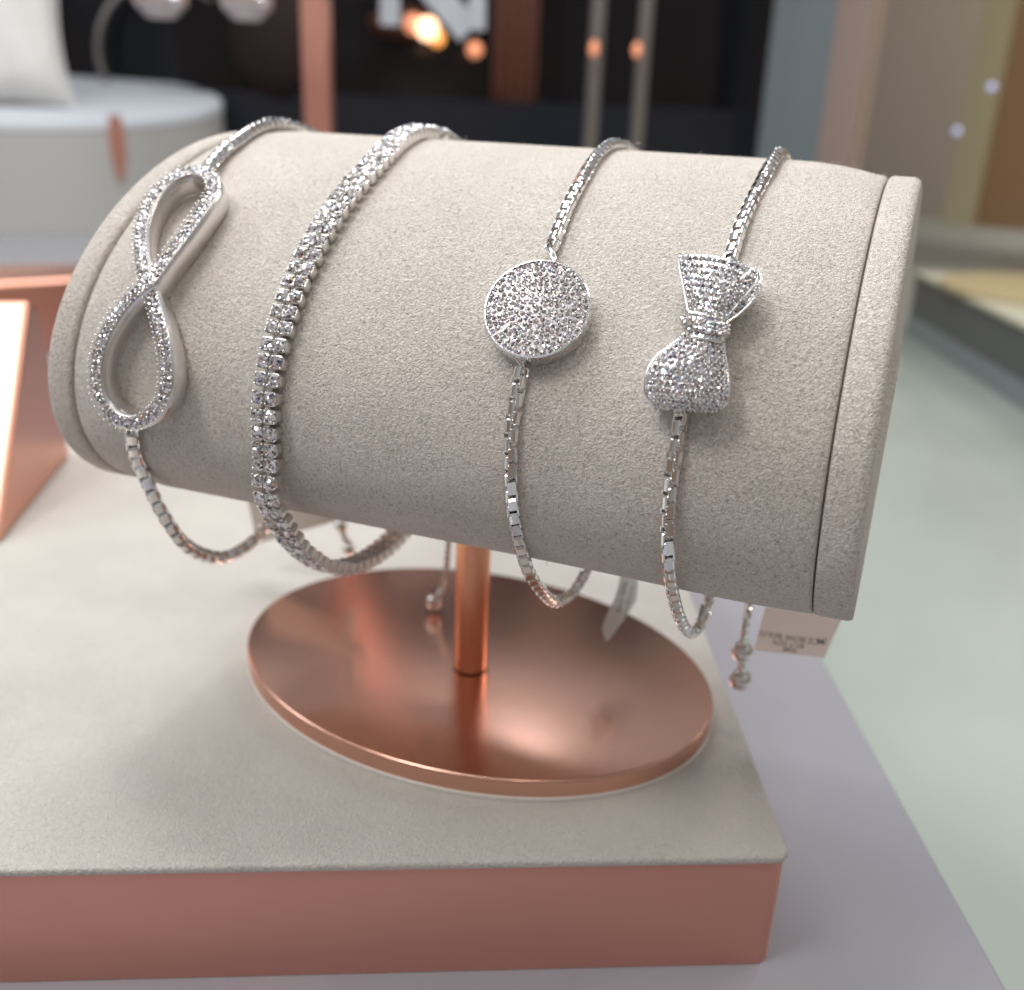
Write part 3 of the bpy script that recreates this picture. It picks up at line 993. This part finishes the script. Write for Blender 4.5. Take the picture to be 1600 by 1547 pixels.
# ------------------------------------------------------------------ bracelet 3: round disc
B3 = thing('disc_bracelet', (2.5, 0, 2.8), 'silver box chain bracelet with a round crystal covered disc in the middle of the roll', 'bracelet')
Pc, Nc, thc = hit(839, 483, .34)
view = CAM - Pc; view /= np.linalg.norm(view)
Nd = Nc * .80 + view * .20; Nd /= np.linalg.norm(Nd)
xd = np.cross([0, 0, 1.], Nd); xd /= np.linalg.norm(xd); yd = np.cross(Nd, xd)
RD = .775
def dpt(r, a, h): return Pc + xd * r * math.cos(a) + yd * r * math.sin(a) + Nd * h
mb = MB(); t_ = np.linspace(0, 2 * math.pi, 96, endpoint=False)
rows = [[dpt(r, a, h) for a in t_] for r, h in ((RD * .96, -.23), (RD, -.2), (RD + .005, .03), (RD - .008, .045), (RD - .022, .045), (RD - .03, .02), (RD * .6, .025), (.01, .03))]
mb.grid(np.array(rows), closed_v=True, cap=True); disc = finish(mb, 'round_disc', M_SILVER, B3, True, 40)
mb = MB(); rows = [[dpt(r, a, h) for a in t_] for r, h in ((RD - .03, .022), (RD * .6, .034), (.01, .040))]
mb.grid(np.array(rows), closed_v=True); finish(mb, 'stone_seat', M_SEAT, disc, True)
g = MB(); pr = MB(); ringr = RD - .062; k = 0
while ringr > .03:
    m_n = max(1, int(2 * math.pi * ringr / .088)); ph0 = rng.uniform(0, 6)
    h = .03 + .012 * (1 - (ringr / RD) ** 2)
    for j in range(m_n):
        a = ph0 + 2 * math.pi * j / m_n + rng.normal(0, .012 / max(ringr, .1))
        nrm_ = Nd + (xd * math.cos(a) + yd * math.sin(a)) * .04 * ringr / RD
        add_gem(g, dpt(ringr, a, h), nrm_, .041)
        a2 = a + math.pi / m_n
        add_prong(pr, dpt(ringr + .040 + rng.normal(0, .006), a2, h + .020), rng.uniform(.009, .015))
    ringr -= .083
add_gem(g, dpt(0, 0, .045), Nd, .04)
finish(g, 'crystal_pave', M_GEM, disc, False); finish(pr, 'prong_pave', M_SILVER_SOFT, disc, True)
mb = MB(); mb.tube([dpt(RD - .02, math.radians(a), -.06) if i == 0 else hit(*q, .1)[0] for i, (a, q) in enumerate(((258, 0), (258, (817, 572)), (258, (815, 584))))], .045, 10)
finish(mb, 'jump_ring', M_SILVER, B3)
mb = MB(); mb.tube([dpt(RD - .02, math.radians(80), -.06), hit(860, 392, .1)[0], hit(862, 382, .1)[0]], .055, 10)
finish(mb, 'jump_ring', M_SILVER, B3)
c = [hit(814, 584, .1)[0], hit(806, 625, .09)[0], hit(800, 665, .09)[0], hit(797, 705, .1)[0]]
c += [np.array([2.55, y, z]) for y, z in ((-4.67, 5.94), (-4.16, 5.01), (-3.65, 4.34), (-2.56, 3.39), (-1.61, 2.98), (-0.85, 2.93), (-0.25, 3.12), (1.2, 4.1), (3.0, 5.7), (4.5, 7.6))]
c += [E(t, .1, x) for t, x in ((178, 2.3), (165, 2.2), (150, 2.1), (135, 2.0), (122, 1.98), (110, 2.05), (100, 2.12))]
c += [hit(p[0], p[1], .1)[0] for p in ((905, 288), (886, 325), (872, 360), (863, 384))]
pth = loop_path(c)
finish(box_chain(pth, .192, .128), 'chain', M_SILVER, B3, True, 35)

# ------------------------------------------------------------------ bracelet 4: bow
B4 = thing('bow_bracelet', (4.95, 0, 2.8), 'silver box chain bracelet with a crystal covered bow near the right end of the roll', 'bracelet')
def lobe(left, right, bulge, name, endcap):
    """left/right: picture curves along the lobe, from the knot outwards"""
    n = 22; nv = 18
    Lc = spline(np.array([(*p, 0.) for p in left]), n)[:, :2]; Rc = spline(np.array([(*p, 0.) for p in right]), n)[:, :2]
    G = []
    for i in range(n):
        u = i / (n - 1); row = []
        for j in range(nv):
            v = j / (nv - 1); p = Lc[i] * (1 - v) + Rc[i] * v
            if not endcap: p = p - np.array([0, 9.0]) * u * u * math.sin(math.pi * v)
            b = .38 + bulge * (math.sin(math.pi * v) ** .7) * (.35 + .65 * math.sin(math.pi * min(1, .25 + u * .62)))
            if endcap: b -= .22 * max(0, (u - .75) / .25) ** 2
            row.append(hit(p[0], p[1], b)[0])
        G.append(row)
    G = np.array(G)
    sink = lambda P, N_: P - N_ * .32
    # solid: top grid, skirt to the roll
    mb = MB(); mb.grid(G)
    rim = [G[i, 0] for i in range(n)] + [G[-1, j] for j in range(1, nv)] + [G[i, -1] for i in range(n - 2, -1, -1)] + [G[0, j] for j in range(nv - 2, 0, -1)]
    rim = np.array(rim); cN = EN(hit(*(Lc[n // 2] + Rc[n // 2]) / 2)[2]); cen_ = rim.mean(0)
    low_ = rim + (cen_ - rim) * .16 - cN * .33; low_ -= 0
    mid_ = rim + (cen_ - rim) * .05 - cN * .16
    mb.grid(np.array([rim, mid_, low_]), closed_v=True)
    ob = finish(mb, name, M_SILVER, B4, True, 50)
    rm = MB(); rm.tube([G[i, 0] for i in range(n)], .028, 8); rm.tube([G[i, -1] for i in range(n)], .028, 8)
    finish(rm, 'polished_rim', M_SILVER, ob)
    g = MB(); pr = MB()
    # stones in staggered rows across the lobe
    mid = (Lc + Rc) / 2; Ls = np.linalg.norm(mid[-1] - mid[0]); rows_ = int(Ls / 9.0)
    for r_ in range(rows_):
        u = (r_ + .5) / rows_ * (n - 1); i0 = int(u); f_ = u - i0; i1 = min(n - 1, i0 + 1)
        row = G[i0] * (1 - f_) + G[i1] * f_
        wpx = np.linalg.norm((Rc - Lc)[i0]); m_n = max(3, int(wpx / 9.2))
        for c_i in range(m_n):
            v = (c_i + (.5 if r_ % 2 else .62)) / (m_n + .1); v = min(max(v + rng.normal(0, .012), .06), .94)
            q = v * (nv - 1); j0 = int(q); f2 = q - j0; j1 = min(nv - 1, j0 + 1)
            P = row[j0] * (1 - f2) + row[j1] * f2
            e1 = row[min(nv - 1, j0 + 1)] - row[max(0, j0 - 1)]; e2 = G[i1][j0] - G[max(0, i0 - 1)][j0]
            N_ = np.cross(e1, e2); N_ /= np.linalg.norm(N_)
            if N_ @ (CAM - P) < 0: N_ = -N_
            add_gem(g, P + N_ * .012, N_, .047)
            add_prong(pr, P + N_ * .03 + e1 / np.linalg.norm(e1) * .045, .018)
            add_prong(pr, P + N_ * .03 + e2 / np.linalg.norm(e2) * .045, .016)
    finish(g, 'crystal_pave', M_GEM, ob, False); finish(pr, 'prong_pave', M_SILVER, ob, True)
    return G


GU = lobe([(1078, 496), (1073, 470), (1067, 440), (1062, 415), (1062, 398)], [(1126, 504), (1145, 481), (1164, 459), (1179, 440), (1186, 423)], .22, 'bow_loop', False)
GL = lobe([(1072, 520), (1048, 540), (1022, 562), (1010, 590), (1010, 618), (1024, 638)], [(1128, 530), (1132, 556), (1137, 584), (1138, 610), (1133, 632), (1116, 642)], .30, 'bow_loop', True)
# upper loop end edge: silver lip and hollow back wing
w0 = [hit(*p, .42)[0] for p in ((1186, 421), (1189, 440), (1181, 463), (1163, 484), (1134, 506))]
w1 = [hit(*p, .14)[0] for p in ((1178, 424), (1180, 444), (1172, 468), (1154, 488), (1130, 504))]
mb = MB(); a0 = spline(w0, 16); a1 = spline(w1, 16); _e1 = spline(np.array([(1186., 423, 0), (1179, 440, 0), (1164, 459, 0), (1145, 481, 0), (1126, 504, 0)]), 16); _e2 = spline(np.array([(1187., 422, 0), (1189, 440, 0), (1181, 463, 0), (1163, 484, 0), (1134, 506, 0)]), 16); midw = np.array([hit(*((p * .55 + q * .45)[:2]), .36)[0] for p, q in zip(_e1, _e2)]); inn = np.array([GU[int(k), -1] for k in np.linspace(21, 0, 16)])
mb.grid(np.array([inn, midw, a0, a1])); mb.tube(a0, .018, 8)
finish(mb, 'bow_wing', M_SILVER, B4, True, 60)
mb = MB()
kn = []
for (l, r_) in (((1068, 487), (1131, 500)), ((1066, 498), (1136, 512)), ((1068, 512), (1135, 524)), ((1072, 524), (1128, 534))):
    kn.append([hit(l[0] + (r_[0] - l[0]) * v, l[1] + (r_[1] - l[1]) * v, 0.50 + .17 * math.sin(math.pi * v) ** .6)[0] for v in np.linspace(0, 1, 14)])
kn = np.array(kn)
mb.grid(kn)
rim = np.array([kn[i, 0] for i in range(4)] + [kn[-1, j] for j in range(1, 14)] + [kn[i, -1] for i in (2, 1, 0)] + [kn[0, j] for j in range(12, 0, -1)])
mb.grid(np.array([rim, rim + (rim.mean(0) - rim) * .12 - EN(48) * .42]), closed_v=True)
knot = finish(mb, 'bow_knot', M_SILVER, B4, True, 50)
rm = MB(); rm.tube(kn[0], .035, 8); rm.tube(kn[-1], .03, 8); finish(rm, 'polished_rim', M_SILVER, knot)
g = MB(); pr = MB()
for r_ in (.0, .5, 1.0):
    for v in np.linspace(.05, .95, 8):
        a = kn[1] * (1 - r_) + kn[2] * r_; q = v * 13; j0 = int(q); P = a[j0] + (a[min(13, j0 + 1)] - a[j0]) * (q - j0)
        N5 = EN(50) + np.array([v - .5, 0, 0]) * .6; N5 /= np.linalg.norm(N5); add_gem(g, P + N5 * .035, N5, .052); add_prong(pr, P + N5 * .05 + [.05, 0, 0], .018)
finish(g, 'crystal_pave', M_GEM, knot, False); finish(pr, 'prong_pave', M_SILVER, knot, True)
c = [hit(p[0], p[1], .10)[0] for p in ((1066, 640), (1060, 680), (1052, 725), (1046, 765), (1043, 800))]
c += [np.array([4.95, y, z]) for y, z in ((-4.83, 5.67), (-4.23, 4.9), (-3.31, 3.97), (-2.45, 3.3), (-1.6, 2.85), (-0.9, 2.76), (-0.33, 2.95), (1.2, 4.1), (3.0, 5.7), (4.5, 7.6))]
c += [E(t, .1, x) for t, x in ((178, 4.95), (165, 4.93), (150, 4.93), (135, 4.95), (122, 4.98), (110, 5.02), (101, 5.03))]
c += [hit(p[0], p[1], .1)[0] for p in ((1160, 345), (1149, 380), (1142, 402))]
pth = loop_path(c)
finish(box_chain(pth, .192, .128), 'chain', M_SILVER, B4, True, 35)
b0 = ply(1160, 1018, .5); b1 = ply(1157, 1062, .5)
tail(B4, 0, 0, [ply(1168, 930, .5) + np.array([0, .3, .6]), ply(1168, 962, .5), ply(1164, 990, .5), b0, b1], [(b0, .215), (b1, .225)], .13)

# ------------------------------------------------------------------ price tags
def card(name, quad, y, m_, label, th=.02, curve=0.0, ys=None, cat='price tag'):
    ys = ys or [y] * 4
    q = [ply(*p, yy) for p, yy in zip(quad, ys)]      # tl, tr, br, bl
    n = 12; G = []
    nn_ = np.cross(q[1] - q[0], q[3] - q[0]); nn_ /= np.linalg.norm(nn_)
    for i in range(n + 1):
        u = i / n
        G.append([(q[0] * (1 - u) + q[1] * u) * (1 - v) + (q[3] * (1 - u) + q[2] * u) * v + nn_ * curve * math.sin(math.pi * u) for v in (0, .33, .66, 1)])
    G = np.array(G); mb = MB()
    back_ = G + nn_ * th
    ring_ = np.concatenate([G, back_[:, ::-1]], axis=1)
    mb.grid(ring_, closed_v=True, cap=True)
    o = finish(mb, name, m_, None, False)
    tag(o, label, cat)
    return o, q, nn_


def text_on(parent, body, q, nn_, u, v, size, flip=True, curve=0.0, name='printed_text'):
    cu_ = bpy.data.curves.new('txt', 'FONT'); cu_.body = body; cu_.size = size * S; cu_.align_x = 'CENTER'; cu_.align_y = 'CENTER'; cu_.offset = .004 * S * size
    to = bpy.data.objects.new('txt', cu_); COL.objects.link(to)
    bpy.context.view_layer.update()
    me = bpy.data.meshes.new_from_object(to.evaluated_get(bpy.context.evaluated_depsgraph_get()))
    bpy.data.objects.remove(to)
    me.name = name
    ex = (q[1] - q[0]); ex /= np.linalg.norm(ex); ey = (q[0] - q[3]); ey -= ex * (ey @ ex); ey /= np.linalg.norm(ey)
    if flip: ex, ey = -ex, -ey
    P = (q[0] * (1 - u) + q[1] * u) * (1 - v) + (q[3] * (1 - u) + q[2] * u) * v
    nf = nn_ if nn_ @ (CAM - P) > 0 else -nn_
    P = P + nf * (abs(curve) + .03)
    nverts = len(me.vertices); co = np.zeros(nverts * 3); me.vertices.foreach_get('co', co); co = co.reshape(-1, 3)
    base_ = P * S - np.array(parent.location)
    co2 = base_ + co[:, 0:1] * ex + co[:, 1:2] * ey
    me.vertices.foreach_set('co', co2.ravel()); me.materials.clear(); me.materials.append(M_INK); me.update()
    o = bpy.data.objects.new(name, me); COL.objects.link(o); o.parent = parent
    return o


tg_, q, nn_ = card('price_tag', [(1196, 948), (1316, 965), (1288, 1028), (1178, 1016)], 1.0, M_TAG, 'white printed price tag hanging behind the bow bracelet under the right end of the roll')
text_on(tg_, 'CZ BOW BOLO', q, nn_, .43, .60, .165)
text_on(tg_, 'JM', q, nn_, .87, .60, .165)
text_on(tg_, '8217 3274', q, nn_, .45, .75, .14)
text_on(tg_, '3048', q, nn_, .50, .88, .14)
tg_, q, nn_ = card('price_tag', [(381, 755), (560, 775), (552, 806), (402, 850)], 2.0, M_TAGTAUPE, 'taupe price tag half hidden behind the infinity and tennis bracelets', ys=[2.6, 2.6, 2.6, 2.6])
# narrow folded translucent tag seen almost edge on
def P3(px, py, y): return ply(px, py, y)
front = [P3(972, 888, .8), P3(962, 930, .75), P3(946, 965, .7), P3(941, 985, .7), P3(947, 1001, .7)]
rear = [P3(996, 895, 1.6), P3(993, 935, 1.5), P3(988, 945, 1.4), P3(972, 970, 1.1), P3(949, 1001, .74)]
a0 = spline(front, 14); a1 = spline(rear, 14)
G = np.array([a0 * (1 - v) + a1 * v for v in np.linspace(0, 1, 6)])
nn2 = np.array([.02, .006, 0.])
mb = MB(); mb.grid(np.concatenate([G, G[::-1] + nn2], axis=0).transpose(1, 0, 2), closed_v=True, cap=True)
tgo = finish(mb, 'price_tag', M_TAGCLEAR, None, False)
tag(tgo, 'narrow translucent price tag hanging edge on between the disc and the bow bracelets', 'price tag')
qq = [P3(966, 985, .8), P3(955, 905, .8), P3(985, 905, 1.3), P3(990, 985, 1.2)]
for (t0, t1, body, sz) in (((962, 955), (974, 905), '8217 3048', .17), ((972, 960), (984, 912), 'CZ BOLO', .17)):
    A0, B0 = P3(*t0, .95), P3(*t1, .95)
    ex = B0 - A0; ex /= np.linalg.norm(ex); side_ = P3(t0[0] + 12, t0[1], 1.25) - P3(t0[0], t0[1], .95)
    side_ -= ex * (side_ @ ex); side_ /= np.linalg.norm(side_)
    nn3 = np.cross(ex, side_); nn3 = nn3 if nn3 @ (CAM - A0) > 0 else -nn3
    q4 = [A0 - side_ * .1, B0 - side_ * .1, B0 + side_ * .1, A0 + side_ * .1]
    text_on(tgo, body, q4, nn3, .5, .5, sz, flip=False, curve=.05)

# ------------------------------------------------------------------ short suede fibres along the roll's outline
mb = MB(); Vv = []; Ff = []
NH = 5200
for k in range(NH):
    x = rng.uniform(XL - .5, XR + .5)
    t = rng.choice([rng.uniform(95, 128), rng.uniform(-95, -40), rng.uniform(-40, 110)], p=[.35, .35, .3])
    off = -.17 if x > XR else (-.05 if x < XL else 0)
    if x > XR - .5 and x <= XR: off = -.14
    P = E(t, off - .006, x); N_ = EN(t)
    dr = N_ * rng.uniform(.3, 1) + rng.normal(0, .7, 3); dr /= np.linalg.norm(dr)
    L_ = rng.uniform(.02, .05) if rng.random() < .97 else rng.uniform(.08, .16)
    w_ = np.cross(dr, rng.normal(0, 1, 3)); w_ /= np.linalg.norm(w_); w_ *= .003
    b = len(Vv); Vv += [P - w_, P + w_, P + dr * L_ * .6 + w_ * .6, P + dr * L_ + rng.normal(0, .006, 3)]
    Ff.append((b, b + 1, b + 2, b + 3))
for (px_, py_, n_) in ((200, 425, 9), (560, 700, 8), (985, 225, 7), (1010, 760, 7), (700, 330, 6), (1240, 560, 7)):
    P, N_, _t = hit(px_, py_, .0); ex = np.array([1., 0, 0]); ey = np.cross(N_, ex)
    a0_ = rng.uniform(0, 6); rr_ = rng.uniform(.10, .22); pts_ = []
    for k in range(14):
        a = a0_ + k * .16; pts_.append(P + ex * rr_ * math.cos(a) + ey * rr_ * math.sin(a) + N_ * (.012 + .02 * math.sin(k * .5) ** 2))
    mb.tube(pts_, .0035, 4)
mb.add(Vv, Ff)
hz = finish(mb, 'suede_nap', M_SUEDE, std, False); hz['kind'] = 'stuff'

# ------------------------------------------------------------------ groups of things of one kind
for kind_, phrase in (('light bulb', 'small lamps glowing in the blurred background'), ('price tag', 'price tags hanging from the bracelets'), ('bracelet', 'silver bracelets worn by the suede roll')):
    for o in sc.objects:
        if o.parent is None and o.get('category') == kind_: o['group'] = phrase
for o in sc.objects:
    if o.parent is None and o.name.startswith('chrome_post'): o['group'] = 'dull chrome uprights behind the roll'
